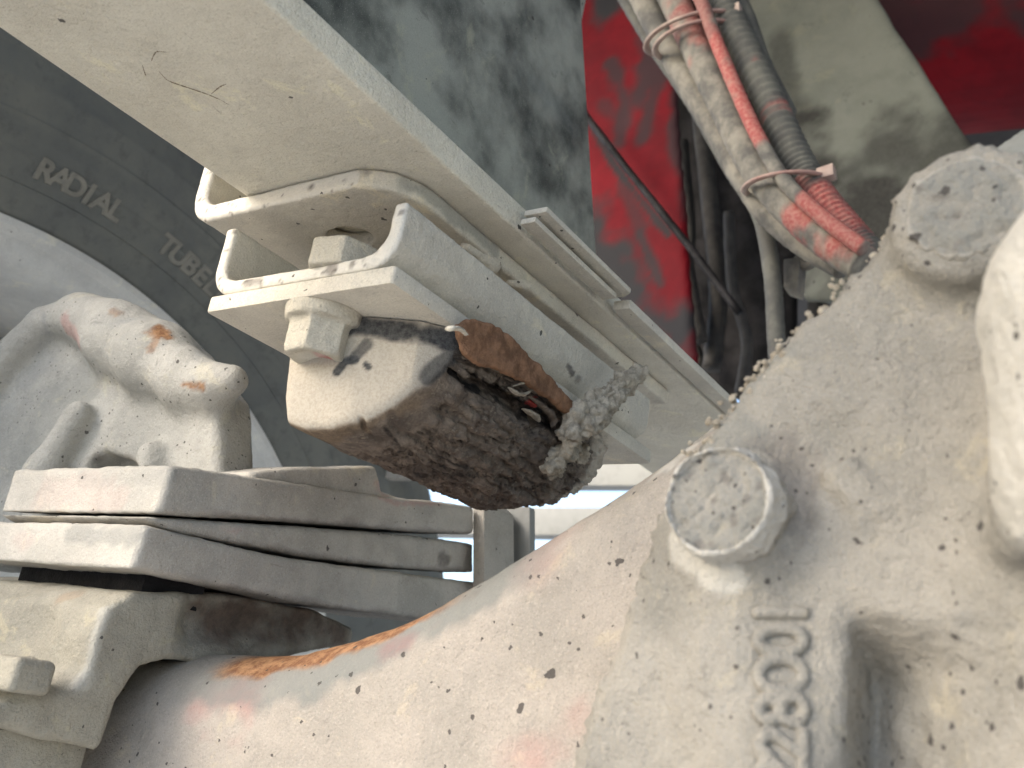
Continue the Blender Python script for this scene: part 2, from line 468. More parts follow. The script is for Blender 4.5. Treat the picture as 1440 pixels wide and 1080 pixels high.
# cut the web away above the flange (the oily plate behind is a thing of its own)
me = bm_mesh('lower_flange', bm, 40)
link('lower_flange', me, RAILP, rail)
# hairline scratches in the thick paint of the underside
def scratch(name, px, r, parent, ax, val, mat):
    pts = W3(px, ax, val)
    return link(name, tube_mesh(name, pts, lambda t: r * (.25 + math.sin(math.pi * min(1, max(0, t))) ** .5) * random.uniform(.5, 1.1), 6, n=8), mat, parent)
for px in ([(221, 97), (229, 106), (237, 113), (256, 120), (277, 127), (294, 133), (312, 141), (325, 149)], [(213, 86), (216, 78), (222, 72), (240, 74)], [(200, 90), (203, 100), (206, 108)], [(296, 133), (309, 122), (320, 117)]):
    scratch('paint_crack', px, .00024, rail, 2, RZ + .0001, CRACK)

side = tag(plate('frame_side_plate', [(-.2, .785), (.405, .785), (.40, .83), (.388, .858), (.344, .97), (.34, 1.05), (-.2, 1.05)], 0, -.250, -.244, DARKST), 'dark oily mottled steel plate standing on the chassis rail, left of the red panel', 'steel plate')

# folded outer edge of the side plate
tag(plate('frame_gusset', WY([(768, 180), (803, -40), (828, -40), (812, 40), (824, 170), (828, 330), (800, 360), (780, 300)], .415), 1, .412, .418, DARKST), 'narrow dark folded steel strip closing the end of the oily plate beside the red panel', 'steel strip')

# ------------------------------------------------------------------ upper bracket
ub = empty('upper_bracket', (-.25, .3, .7625), 'cream folded steel bracket bolted flat under the chassis rail with its left edge turned up', 'bracket')
def f_upper(X, Y, Z):
    prof = round_poly([(-.305, .7925, .001), (-.305, .7625, .013), (-.18, .7625, .0), (-.18, .7695), (-.298, .7695, .007), (-.298, .7925, .001)], 5)
    d = sd_poly(X, Z, prof)
    plan = round_poly([(-.32, .197, .0008), (-.2025, .197, .022), (-.2015, .41, .002), (-.32, .41, .001)], 6)
    g = sd_poly(X, Y, plan)
    h = smax(d, g, .0012)
    hole = np.sqrt(((X + .2465) / 1.35) ** 2 + (Y - .2255) ** 2) - .0072
    return smax(h, -hole, .001)
me = sdf_mesh('bracket_plate', f_upper, (-.309, .193, .758), (-.197, .413, .796), .001, lambda V, N: fbm(V, 300, 4) * .00028 + fbm(V + 5, 70, 3) * .0003)
V = verts(me)
attr(me, 'teal', stain(V, [(W3([(560, 245), (600, 268), (700, 350)], 2, .7665), .004, .5)]))
attr(me, 'pale', ((V[:, 1] < .1978) * .55))
attr(me, 'grime_shade', (V[:, 1] < .1982) * np.clip((fbm(V, 420, 3) - .36) * 8, 0, .75) + stain(V, [([(-.215, .198, .768)], .003, .5), ([(-.28, .198, .767)], .002, .5), ([(-.24, .198, .7665)], .002, .6)], 3))
link('bracket_plate', me, CREAM, ub)
# weld blobs where the lower channel joins
wb = W3([(690, 372), (655, 345), (720, 395), (742, 402)], 2, .7628)
def f_weld(X, Y, Z):
    f = sd_cap(X, Y, Z, wb[1], wb[0], .0022, .0038)
    return smin(f, sd_cap(X, Y, Z, wb[2], wb[3], .0022), .004)
link('weld_blob', sdf_mesh('weld_blob', f_weld, np.min(wb, 0) - .008, np.max(wb, 0) + .008, .0006, lambda V, N: fbm(V, 400, 3) * .0006), CREAM, ub)

# ------------------------------------------------------------------ lower channel
lc = empty('lower_channel', (-.23, .28, .7255), 'short open-ended cream steel U channel between the upper bracket and the bump stop', 'channel')
def f_chan(X, Y, Z):
    t = .0052
    prof = round_poly([(-.2725, .7525, .001), (-.2725, .7258, .011), (-.1885, .7258, .014), (-.1885, .7480, .001),
                       (-.1885 - t, .7480, .001), (-.1885 - t, .7258 + t, .009), (-.2725 + t, .7258 + t, .006), (-.2725 + t, .7525, .001)], 6)
    d = sd_poly(X, Z, prof)
    end = sd_box(X, Y, Z, (-.23, .279, .745), (.06, .087, .028), .006)
    front = .192 - Y
    h = smax(smax(d, Y - .3665, .001), front, .0012)
    corner = sd_poly(Y, Z, round_poly([(.1, .70, .001), (.3665, .7258, .012), (.3665, .748, .004), (.33, .80, .001), (.1, .80, .001)], 5))
    return smax(h, corner, .001)
me = sdf_mesh('channel_body', f_chan, (-.277, .188, .722), (-.184, .371, .757), .001, lambda V, N: fbm(V, 320, 4) * .00022 + fbm(V + 9, 60, 3) * .0003)
V = verts(me)
attr(me, 'pale', ((V[:, 1] < .1928) * .55))
attr(me, 'grime_shade', (V[:, 1] < .1932) * np.clip((fbm(V, 420, 3) - .36) * 8, 0, .75) + stain(V, [([(-.2145, .192, .7285)], .0028, .75), ([(-.2060, .192, .7287)], .002, .8), ([(-.2545, .192, .7285), (-.2475, .192, .7287)], .0013, .7), ([(-.2655, .192, .7275)], .001, .7), (W3([(800, 515), (806, 525)], 0, -.1885), .0016, .9), (W3([(815, 535)], 0, -.1885), .0022, .6)], 2, na=.6))
link('channel_body', me, CREAM, lc)

# hexagon nut on the channel floor
def hexd(U, V, r, rot=0):
    a = np.arctan2(V, U) + rot; q = np.sqrt(U * U + V * V)
    s = math.pi / 3
    return q * np.cos((a + s / 2) % s - s / 2) - r
def f_nut(X, Y, Z):
    h = hexd(X + .2185, Y - .2005, .0105, .35)
    b = smax(smax(h, Z - .7398, .0012), .7300 - Z, .0008)
    ch = np.sqrt((X + .2185) ** 2 + (Y - .2005) ** 2) + (Z - .7398) * 1.2 - .0112
    b = smax(b, ch, .0008)
    st = np.sqrt((X + .2185) ** 2 + (Y - .2005) ** 2) - .0058
    return smin(b, smax(st, Z - .7412, .001), .0008)
me = sdf_mesh('hex_nut', f_nut, (-.234, .186, .7285), (-.203, .216, .7490), .0005, lambda V, N: fbm(V, 350, 4) * .0003)
V = verts(me); attr(me, 'grime_shade', stain(V, [([(-.2195, .190, .7405)], .0014, .9)], 1, na=.5)); attr(me, 'teal', stain(V, [([(-.2135, .201, .747)], .008, .25)], 1))
link('hex_nut', me, BOLTP, lc)

# ------------------------------------------------------------------ bump stop
bs = empty('bump_stop', (-.227, .28, .72), 'torn cracked rubber bump stop, dark brown inside, hanging on a cream plate above the axle', 'bump stop')
me = bm_mesh('mounting_plate', extrude_bm(round_poly([(-.2705, .1915, .0015), (-.1872, .1915, .0015), (-.1872, .3705, .002), (-.2705, .3705, .002)], 3), 2, .7195, .7254, .0008))
link('mounting_plate', me, CREAM, bs)
# bolt with washer flange below the plate
BX, BY = -.2262, .2045
def f_bolt(X, Y, Z):
    q = np.sqrt((X - BX) ** 2 + (Y - BY) ** 2)
    fl = smax(smax(q - .0132 + (Z - .7195) * -.15, .7152 - Z, .0015), Z - .7200, .0005)
    h = hexd(X - BX, Y - BY, .0093, .62)
    h = smax(smax(h, .7035 - Z, .001), Z - .7190, .001)
    h = smax(h, q - .0101 + (.7045 - Z) * .6, .0006)
    h = smin(fl, h, .0018)
    dish = np.sqrt((X - BX) ** 2 + (Y - BY) ** 2 + ((Z - .7005) * 1.6) ** 2) - .0082
    return smax(h, -dish, .0012)
me = sdf_mesh('flanged_bolt', f_bolt, (BX - .017, BY - .017, .7), (BX + .017, BY + .017, .722), .0005, lambda V, N: fbm(V, 350, 4) * .00025)
V = verts(me)
attr(me, 'red', stain(V, [([(BX + .002, BY + .0005, .7045)], .0042, .9)], 1, na=.5))
attr(me, 'grime_shade', stain(V, [([(BX + .012, BY + .006, .716)], .006, .6)], 1)); attr(me, 'pale', stain(V, [([(BX - .003, BY - .002, .7045)], .006, .35)], 1))
link('flanged_bolt', me, BOLTP, bs)

TN = np.array([.60, .0, -.80])
XZP = [(-.243, .735), (-.2425, .712), (-.240, .692), (-.236, .683), (-.228, .6795), (-.218, .680), (-.207, .684), (-.1997, .6895), (-.192, .699), (-.188, .710), (-.1865, .72), (-.1865, .735)]
YZP = [(.19, .735), (.19, .679), (.285, .679), (.305, .681), (.322, .687), (.336, .697), (.345, .709), (.350, .7195), (.350, .735)]
def f_rub0(X, Y, Z, front=True):
    xr = np.interp(Y, [.20, .30, .325, .34, .36], [-.1865, -.1865, -.189, -.194, -.202])
    Xs = -.2425 + (X + .2425) * (.056 / (xr + .2425))
    f = smax(sd_poly(Xs, Z, XZP), sd_poly(Y, Z, YZP), .006)
    if not front: return f
    yf = np.interp(X, [-.26, -.235, -.212, -.195, -.186], [.2065, .2058, .2095, .2170, .2275]) + (Z - .70) * -.03
    return smax(f, yf - Y, .0045)
def WT(px, py, off=0):
    q = march(f_rub0, px, py, .27, off)
    return q if q is not None else W(px, py, 0, -.178)
slit = [WT(632, 524), WT(660, 543), WT(700, 560), WT(742, 586), WT(783, 606)]
cav = [(WT(*c), q) for c, q in (((738, 590), .0030), ((752, 606), .0028), ((772, 580), .0028), ((765, 600), .0024), ((787, 598), .0028), ((700, 543), .0016), ((668, 530), .0015), ((788, 615), .0022))]
cracks = [([(508, 590), (520, 612), (545, 622)], .0012), ([(550, 580), (553, 600), (570, 612), (600, 628)], .0011), ([(575, 610), (610, 640), (660, 660)], .0007), ([(560, 635), (620, 655), (665, 670)], .0006), ([(606, 612), (630, 622)], .0007),
          ([(530, 640), (570, 662), (600, 672)], .0005), ([(590, 655), (640, 668), (690, 672)], .0006), ([(540, 600), (560, 625), (590, 645)], .0006), ([(640, 505), (700, 520), (740, 545)], .0009), ([(700, 525), (720, 540), (765, 560), (800, 590)], .0010)]
cracks = [([WT(*q) for q in c], rr) for c, rr in cracks]
def f_rub(X, Y, Z):
    f = f_rub0(X, Y, Z)
    P3 = np.stack([X.ravel(), Y.ravel(), Z.ravel()], 1)
    near = np.abs(f) < .02
    nz = np.zeros(X.shape); nz2 = np.zeros(X.shape)
    Pn = P3[near.ravel()]
    if len(Pn):
        nz[near] = fbm(Pn * np.array([1, .6, 1]), 95, 5, .6)
        nz2[near] = fbm(Pn + 3, 260, 4, .6)
    torn = np.clip((Y - .232 - nz * .004) / .006, 0, 1) * np.clip((.328 - Y) / .008, 0, 1)
    f = f + torn * (nz * .0020 + nz2 * .0008 + .0006)
    for a, b, q in ((slit[0], slit[1], .0015), (slit[1], slit[2], .0026), (slit[2], slit[3], .0028), (slit[3], slit[4], .0020)):
        for k in range(6):
            o = -TN * (.0030 * k - .004)
            f = smax(f, -(sd_cap(X, Y, Z, a + o, b + o, q * (1.1 - .08 * k)) + nz2 * .0008), .0005)
    for c, q in cav: f = smax(f, -(sd_cap(X, Y, Z, c + TN * .004, c - TN * .008, q) + nz2 * .001 + nz * .001), .0006)
    for pts, q in cracks:
        f = smax(f, -(sd_path(X, Y, Z, pts, q) + nz2 * .0005), .0003)
    return f
def rub_disp(V, N):
    torn = np.clip((N @ TN - .35) * 3, 0, 1) * np.clip((V[:, 1] - .228) / .006, 0, 1)
    ridg = np.abs(fbm(V * np.array([1.0, .35, 1.0]), 260, 3))
    lay = np.abs(fbm(V * np.array([1.0, .16, 1.0]) + 11, 230, 3, .55))
    return torn * (fbm(V, 420, 4, .65) * .0012 + np.clip(lay, 0, .25) * .0075 - .0010 - (ridg < .04) * .0010) + fbm(V + 2, 110, 3) * .00025
me = sdf_mesh('rubber_block', f_rub, (-.250, .198, .672), (-.178, .358, .7192), .00075, rub_disp)
V = verts(me); N = np.empty(len(V) * 3, np.float32); me.vertex_normals.foreach_get('vector', N); N = N.reshape(-1, 3)
nz = fbm(V, 120, 4); nzf = fbm(V + 8, 400, 3)
rho = V[:, 1] - np.interp(V[:, 0], [-.26, -.235, -.212, -.195, -.186], [.2065, .2058, .2095, .2170, .2275])      # distance behind the painted end
side_in = f_rub0(V[:, 0], V[:, 1], V[:, 2], False)
skin = np.clip((.0035 + nz * .0008 - rho) / .002, 0, 1)
skin *= np.clip((-side_in - .0002) / .0012 + .3, 0, 1)
sk2 = np.clip((V[:, 1] - .323 + nz * .008) / .005, 0, 1)
attr(me, 'skin', np.maximum(skin, sk2 * .85))
wid = np.interp(V[:, 0], [-.24, -.22, -.205, -.188], [.018, .014, .009, .007])
attr(me, 'tan', np.clip((wid + nz * .010 - rho) / .005, 0, 1) * (1 - skin) * np.clip((-.190 - V[:, 0]) / .01, .25, .8))
soot = stain(V, [([(-.243, .2065, .7175), (-.222, .2080, .7170)], .0040, .9), ([(-.222, .2080, .7165), (-.205, .213, .7155), (-.188, .225, .7150)], .0048, 1.), ([WT(474, 522), WT(486, 508), WT(500, 505)], .0022, 1.), ([WT(500, 500), WT(515, 485)], .0030, .8), ([WT(514, 512), WT(518, 516)], .0016, 1.),
                  ([WT(600, 532), WT(640, 495)], .0035, .75)], 2, na=.5)
attr(me, 'soot', soot)
gr = stain(V, [([q - TN * .004 for q in slit], .0036, 1.), ([WT(740, 590) - TN * .004, WT(770, 600) - TN * .004], .004, .8), ([WT(600, 530), WT(630, 510)], .003, .6), ([WT(640, 470), WT(620, 500)], .003, .6)] + [(c, .0008, .8) for c, q in cracks], 4, na=.6)  # darkens the inside of the slit, cavities and cracks
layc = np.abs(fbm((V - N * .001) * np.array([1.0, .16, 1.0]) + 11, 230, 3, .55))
gr = np.maximum(gr, np.clip((.035 - layc) / .03, 0, .8) * np.clip((V[:, 1] - .228) / .006, 0, 1) * (1 - np.maximum(skin, sk2)))  # darker in the valleys between torn layers
attr(me, 'grime_shade', gr)
attr(me, 'red', stain(V, [([WT(746, 571), WT(753, 566)], .0024, 1.)], 4, na=.4))
link('rubber_block', me, RUBBER, bs)
# rusty lip of the steel cup that the rubber has peeled from
lip = [(640, 458), (655, 450), (680, 452), (700, 462), (722, 480), (745, 503), (770, 530), (800, 562), (812, 580), (796, 582), (770, 560), (740, 540), (705, 522), (670, 512), (648, 492)]
LN = np.array([1., .0, 0]); LP = np.array([-.1838, .2275, .72])
lipP = [(q[1], q[2]) for q in (WP(a, b, LP, LN) for a, b in lip)]
def f_lip(X, Y, Z):
    d = sd_poly(Y, Z, lipP)
    t = (X - LP[0]) * LN[0] + (Y - LP[1]) * LN[1] + np.clip(.716 - Z, 0, 1) * .10
    return sd_prism(d + .0005, t, .0008) - .0005
me = sdf_mesh('rusty_steel_lip', f_lip, (-.205, .200, .680), (-.160, .345, .740), .0008, lambda V, N: fbm(V, 200, 4) * .0012 + fbm(V, 600, 3) * .0004)
link('rusty_steel_lip', me, RUSTM, bs)
# little folded flap of paint at the tip of the painted end
fl = W3([(632, 462), (642, 462), (650, 465), (656, 471)], 0, -.1690)
link('paint_flap', tube_mesh('paint_flap', fl, lambda t: .0016 * (1 - t * .6), 8, flat=.5, wob=.25), CREAM, bs)
# layered rubber flaps between the slit and the plate
def flap(px, r, x, name='rubber_flake', mat=RUBBER, fl=.45):
    me = tube_mesh(name, [WT(a + 10, b - 17, x + .1985) for a, b in px], lambda t: r * (.35 + math.sin(math.pi * min(max(t, 0), 1)) * .8), 9, flat=fl, wob=.28, n=6)
    return link(name, me, mat, bs)
for px, r, x in (([(640, 520), (670, 528), (700, 540), (730, 552)], .0018, -.1985), ([(650, 510), (690, 522), (740, 545), (778, 570)], .0015, -.1960),
                 ([(700, 548), (730, 560), (760, 580), (772, 592)], .0017, -.1990), ([(735, 575), (755, 590), (768, 606), (766, 618)], .0016, -.1975),
                 ([(782, 575), (790, 590), (788, 610), (780, 620)], .0015, -.1965)):
    flap(px, r, x)
for px, r, x in (([(712, 560), (728, 555), (745, 556), (760, 552)], .0010, -.1950), ([(705, 562), (722, 572), (738, 566)], .0012, -.1955), ([(765, 556), (778, 568), (784, 590)], .0009, -.1940),
                 ([(725, 592), (740, 600), (748, 610)], .0017, -.2015)):
    flap(px, r, x, 'pale_rubber_shred', CRUMB)
# crumbly mud covered shred sticking out
def f_chunk(X, Y, Z):
    a = [W(800, 612, 0, -.1840), W(822, 588, 0, -.181), W(850, 562, 0, -.179), W(878, 540, 0, -.177), W(898, 524, 0, -.176)]
    f = sd_cap(X, Y, Z, a[0], a[1], .0050, .0058)
    f = smin(f, sd_cap(X, Y, Z, a[1], a[2], .0058, .0050), .003)
    f = smin(f, sd_cap(X, Y, Z, a[2], a[3], .0050, .0042), .003)
    f = smin(f, sd_cap(X, Y, Z, a[3], a[4], .0042, .0026), .003)
    for (px, py), r, x in (((782, 642), .0034, -.190), ((796, 632), .0036, -.187), ((770, 652), .0030, -.192), ((812, 640), .0028, -.187), ((838, 590), .0034, -.179), ((850, 575), .0030, -.178), ((776, 668), .002, -.194)):
        f = smin(f, sd_cap(X, Y, Z, W(px, py, 0, x), W(px + 6, py - 3, 0, x), r), .002)
    return f
def chunk_d(V, N):
    a = fbm(V * np.array([1, 1, 1]), 230, 4, .6) * .0040; b = np.abs(fbm(V + 7, 420, 3)) * -.0030
    return a + b + np.abs(fbm(V + 3, 800, 3)) * .0016 + fbm(V, 1500, 2) * .0004
me = sdf_mesh('mud_crusted_shred', f_chunk, (-.21, .27, .680), (-.165, .385, .775), .0007, chunk_d)
link('mud_crusted_shred', me, CRUMB, bs)

# ------------------------------------------------------------------ leaf spring
ls = empty('leaf_spring', (-.34, .3, .65), 'stacked leaf spring with thick cream leaves held by a rebound clip beside the tyre', 'leaf spring')
def leaf(pxt, pxb, y0, x0, x1, name, spots=None, round_end=.0026):
    """upper and lower outlines read on the inboard side plane"""
    top = WX(pxt, x1); bot = WX(pxb, x1)
    Pp = top + bot[::-1]
    def f(X, Y, Z):
        d = sd_poly(Y, Z, Pp)
        e = np.abs(X - (x0 + x1) / 2) - (x1 - x0) / 2
        return smax(d, e, round_end)
    a = np.array(Pp)
    me = sdf_mesh(name, f, (x0 - .006, a[:, 0].min() - .006, a[:, 1].min() - .006), (x1 + .006, a[:, 0].max() + .006, a[:, 1].max() + .006), .0016,
                  lambda V, N: fbm(V, 60, 3) * .0006 + fbm(V, 300, 3) * .0003)
    V = verts(me)
    for k, v in (spots or {}).items(): attr(me, k, stain(V, v, 1))
    attr(me, 'pale', (V[:, 1] < a[:, 0].min() + .002) * .15)
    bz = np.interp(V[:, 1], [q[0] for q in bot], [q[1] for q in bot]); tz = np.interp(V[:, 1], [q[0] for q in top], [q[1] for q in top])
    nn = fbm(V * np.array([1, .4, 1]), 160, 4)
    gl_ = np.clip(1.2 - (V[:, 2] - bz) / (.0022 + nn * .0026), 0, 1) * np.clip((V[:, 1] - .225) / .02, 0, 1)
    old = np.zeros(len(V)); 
    if me.attributes.get('grime_shade'): me.attributes['grime_shade'].data.foreach_get('value', (tmp := np.empty(len(V), np.float32))); old = tmp
    attr(me, 'grime_shade', np.maximum(old, gl_ * .75))
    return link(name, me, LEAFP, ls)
XI = -.292
leaf([(240, 653), (300, 661), (400, 676), (500, 692), (600, 703), (668, 712)], [(222, 722), (300, 727), (400, 733), (500, 741), (600, 749), (668, 752)], 0, -.392, XI, 'leaf',
     {'red': [(W3([(60, 700), (120, 690), (160, 705)], 1, .2095), .008, .16), (W3([(535, 700), (560, 708), (620, 708)], 0, XI), .0012, .35)], 'teal': [(W3([(120, 662), (230, 664)], 1, .2095), .006, .3)]})
leaf([(205, 737), (260, 752), (340, 770), (420, 787), (500, 797), (600, 810), (700, 822)], [(185, 800), (260, 815), (340, 832), (420, 850), (490, 858), (600, 872), (700, 885)], 0, -.392, XI, 'leaf',
     {'red': [(W3([(40, 765), (20, 760)], 1, .206), .003, .15)], 'teal': [(W3([(100, 750), (190, 752)], 1, .206), .004, .5)]})
leaf([(200, 727), (320, 734), (430, 741), (520, 747), (600, 755), (668, 764)], [(240, 745), (330, 765), (430, 783), (520, 795), (600, 803), (668, 806)], 0, -.390, XI - .002, 'leaf',
     {'red': [(W3([(310, 742), (360, 748)], 0, XI), .0020, .4)], 'grime_shade': [(W3([(622, 785), (628, 790)], 0, XI - .002), .0035, .7)]})
leaf([(355, 664), (420, 657), (530, 655), (540, 690), (600, 712)], [(355, 690), (420, 700), (500, 705), (560, 712), (600, 716)], 0, -.392, XI - .003, 'leaf',
     {'red': [(W3([(530, 680), (545, 698)], 0, XI - .003), .0018, .3)]})
# rebound clip: inboard strap and its front lip
plate('rebound_clip', WY([(665, 690), (681, 705), (681, 830), (664, 830)], .392), 1, .392, .420, LEAFP, ls, .0012)
plate('rebound_clip', WY([(684, 712), (745, 712), (745, 850), (684, 850)], .425), 1, .425, .431, FARM, ls, .0012)
# small white bracket seen beyond the leaves
tag(plate('grease_shield', round_poly([(p[0], p[1], .006) for p in WY([(452, 672), (455, 652), (475, 643), (540, 645), (600, 672)], .62)], 4), 1, .62, .63, LEAFP), 'small pale rounded shield showing between the leaf spring and the torn bump stop', 'shield')

# ------------------------------------------------------------------ spring clamp casting
sc = empty('spring_saddle', (-.40, .27, .68), 'tall grey cast saddle with hooked lip and rust spots, standing behind the leaf spring ends', 'casting')
YS = .245
out = [(-60, 560), (-30, 500), (20, 455), (60, 428), (110, 416), (160, 425), (205, 445), (238, 470), (256, 500), (275, 522), (288, 540), (290, 560), (290, 600), (290, 640), (294, 672), (230, 690), (120, 690), (15, 700), (15, 790), (-60, 790)]
def wy(px, py, y=YS): return W(px, py, 1, y)
def f_sad(X, Y, Z):
    d = sd_poly(X, Z, WY(out, YS))
    f = sd_prism(d + .004, Y - (YS + .0165), .007) - .004
    rim = sd_path(X, Y, Z, [wy(-30, 560), wy(15, 500), wy(62, 455), wy(112, 440), wy(150, 452)], .0085)
    f = smin(f, rim, .008)
    for a, b, ra, rb in (((118, 450), (165, 476), .0090, .0135), ((165, 476), (215, 503), .0135, .0138), ((215, 503), (262, 532), .0138, .0092), ((262, 534), (300, 542), .0095, .0064), ((300, 542), (328, 535), .0064, .0060)):
        f = smin(f, sd_cap(X, Y, Z, wy(*a, YS + .003), wy(*b, YS + .003), ra, rb), .012)
    
    # shallow saddle groove behind the lip
    
    # rib and the opening under it
    f = smin(f, sd_cap(X, Y, Z, wy(112, 582, YS - .001), wy(62, 668, YS - .001), .0060, .0082), .007)
    f = smin(f, sd_cap(X, Y, Z, wy(62, 668, YS - .001), wy(52, 770, YS), .0080, .006), .007)
    f = smin(f, sd_cap(X, Y, Z, wy(213, 642, YS + .003), wy(213, 660, YS + .003), .0065), .006)
    hp = sd_poly(X, Z, WY([(98, 668), (108, 645), (132, 628), (165, 640), (200, 658), (200, 675)], YS))
    f = smax(f, -smax(hp, np.abs(Y - YS) - .02, .002), .003)
    return f
me = sdf_mesh('saddle_casting', f_sad, (-.56, .225, .600), (-.30, .335, .778), .0016, lambda V, N: fbm(V, 60, 3) * .0006 + fbm(V, 260, 3) * .0003)
V = verts(me)
ons = lambda *a: [march(f_sad, px, py, .25) for px, py in a]
attr(me, 'rust', stain(V, [(ons((220, 462), (230, 470)), .0044, 1.), (ons((218, 478), (214, 490)), .0026, .6), (ons((160, 438), (168, 440)), .0030, .45), (ons((258, 540), (272, 543), (285, 547)), .0019, .9)], 4, na=1.3, ns=260, edge=.45))
attr(me, 'red', stain(V, [(ons((92, 458), (108, 478)), .0060, .4)], 6))
attr(me, 'teal', stain(V, [(W3([(10, 640), (60, 560), (120, 520)], 1, YS), .012, .3)], 9))
attr(me, 'grime_shade', stain(V, [(W3([(130, 655), (170, 665)], 1, YS + .004), .009, .8)], 9, na=.3))  # darkens the opening under the rib
link('saddle_casting', me, CLAMPP, sc)

# ------------------------------------------------------------------ spring seat (lower casting)
ss = empty('axle_saddle', (-.38, .25, .6), 'khaki cast spring seat curving over the axle at lower left under the leaf spring', 'casting')
XS = -.300
sp = [(-40, 822), (60, 822), (150, 828), (225, 829), (330, 835), (440, 855), (486, 880), (440, 884), (400, 888), (310, 908), (230, 909), (200, 938), (168, 985), (140, 1058), (60, 1045), (-80, 1040), (-80, 990)]
prof_s = [W(190, 832, 0, XS), W(330, 835, 0, XS), W(440, 855, 0, XS), W(500, 884, 0, XS), W(496, 906, 0, XS), W(400, 926, 0, XS), W(312, 938, 0, XS), W(240, 928, 0, XS), W(200, 938, 0, XS), W(168, 985, 0, XS), W(142, 1056, 0, XS),
          W(60, 1040, 0, XS), W(0, 1022, 0, XS), W(-40, 1010, 0, XS), W(-30, 985, 0, XS), W(40, 985, 0, XS), W(100, 968, 0, XS), W(124, 940, 0, XS), W(134, 895, 0, XS), W(150, 855, 0, XS)]
prof_s = [(p[1], p[2]) for p in prof_s]
def f_seat(X, Y, Z):
    d = sd_poly(Y, Z, prof_s)
    f = sd_prism(d + .003, X - (XS - .0735), .0705) - .003
    # tail wedge hollowed on its inboard side
    tail = sd_cap(X, Y, Z, W(290, 872, 0, XS + .002), W(430, 880, 0, XS + .002), .0095, .006)
    f = smax(f, -tail, .006)
    # front boss round the nut
    b = sd_cap(X, Y, Z, W(-60, 960, 1, .185), W(35, 952, 1, .190), .0065)
    f = smin(f, b, .006)
    dim = sd_cap(X, Y, Z, W(10, 875, 1, .198), W(20, 872, 1, .198), .011)
    return smax(f, -dim, .008)
me = sdf_mesh('seat_casting', f_seat, (-.456, .165, .560), (-.292, .345, .650), .0016, lambda V, N: fbm(V, 60, 3) * .0008 + fbm(V, 320, 3) * .0003)
V = verts(me)
attr(me, 'grime_shade', stain(V, [(W3([(300, 870), (360, 870), (470, 880)], 0, XS - .004), .017, .9)], 3, na=.6, edge=.8))  # brown shading of the tail wedge, painted into the colour
attr(me, 'rust', stain(V, [(W3([(90, 840), (110, 832)], 1, .21), .004, .25)], 3)); attr(me, 'pale', stain(V, [(W3([(150, 850), (135, 890), (115, 955)], 0, XS), .004, .35)], 5))
link('seat_casting', me, SEATP, ss)
me = sdf_mesh('square_nut', lambda X, Y, Z: sd_box(X, Y, Z, tuple(W(12, 946, 1, .183)), (.0145, .007, .0052), .0022), W(12, 946, 1, .183) - .02, W(12, 946, 1, .183) + .02, .0007, lambda V, N: fbm(V, 200, 3) * .0003)
link('square_nut', me, SEATP, ss)
box('spring_pad', (-.386, .222, .626), (-.306, .250, .642), BLACKST, ss, .002)
box('clamp_plate', (-.46, .178, .55), (-.3105, .222, W(80, 1047, 1, .18)[2]), SEATP, ss, .003)

# ------------------------------------------------------------------ axle housing
YC = .195
FLG = WY([(1276, 300), (1290, 262), (1320, 234), (1362, 222), (1410, 226), (1450, 240), (1700, 200), (1700, 1250), (735, 1250), (793, 1080), (855, 915), (900, 800), (925, 725), (955, 655), (1000, 592), (1050, 528), (1100, 474), (1190, 388)], YC)
HT = np.array([(-.62, .610), (-.46, .6105)] + WY([(200, 916), (260, 912), (320, 914), (400, 909), (480, 889), (540, 867), (600, 839), (690, 789), (800, 717), (870, 672), (940, 620), (985, 585), (1030, 552), (1090, 505)], .244))
HT = np.vstack([HT, [HT[-1] + np.array([.10, .07])]])
def f_axle(X, Y, Z):
    top = np.interp(X, HT[:, 0], HT[:, 1]); slope = np.interp(X, HT[:, 0], np.gradient(HT[:, 1], HT[:, 0]))
    zc = .530; hz = top - zc
    r = .024
    qy = np.abs(Y - .287) - .050 + r; qz = np.abs(Z - zc) - hz + r
    d = np.sqrt(np.maximum(qy, 0) ** 2 + np.maximum(qz, 0) ** 2) + np.minimum(np.maximum(qy, qz), 0) - r
    d = d / np.sqrt(1 + np.minimum(slope, 1) ** 2 * .8)
    # face swells towards the carrier ring
    ring = sd_poly(X, Z, FLG) + .001
    rp = sd_prism(ring + .006, Y - .245, .024) - .006
    return smin(d, rp, .012)
me = sdf_mesh('housing_shell', f_axle, (-.47, .19, .46), (.04, .37, .80), .0021, lambda V, N: fbm(V, 40, 3) * .0012 + fbm(V, 250, 3) * .0002)
V = verts(me)
topz = np.interp(V[:, 0], HT[:, 0], HT[:, 1])
nz = fbm(V, 90, 4)
along = np.clip((V[:, 0] + .288) / .012, 0, 1) * np.clip((-.178 - V[:, 0]) / .02, 0, 1)
dz = topz - V[:, 2]
attr(me, 'rust', along * np.clip((.0100 + nz * .005 - dz) / .002, 0, 1))
al2 = np.clip((V[:, 0] + .298) / .02, 0, 1) * np.clip((-.145 - V[:, 0]) / .02, 0, 1)
tl = al2 * np.clip((.0215 + nz * .008 - dz) / .004, 0, 1) * .7
edge2 = stain(V, [(W3([(925, 700), (880, 800), (840, 900), (815, 960)], 1, .222), .0062, .75)], 4, ns=90, na=1.3)
attr(me, 'teal', np.maximum(tl, edge2))
attr(me, 'red', stain(V, [(W3([(270, 990), (320, 970), (345, 985)], 1, .236), .010, .5), (W3([(540, 905), (575, 890), (602, 872)], 1, .237), .0042, .9), (W3([(700, 1070), (760, 1045), (800, 1010)], 1, .232), .008, .35), (W3([(690, 790), (760, 770)], 1, .24), .012, .2), (W3([(480, 910), (530, 905)], 1, .236), .003, .5)], 5, ns=80, na=1.2, edge=.8))
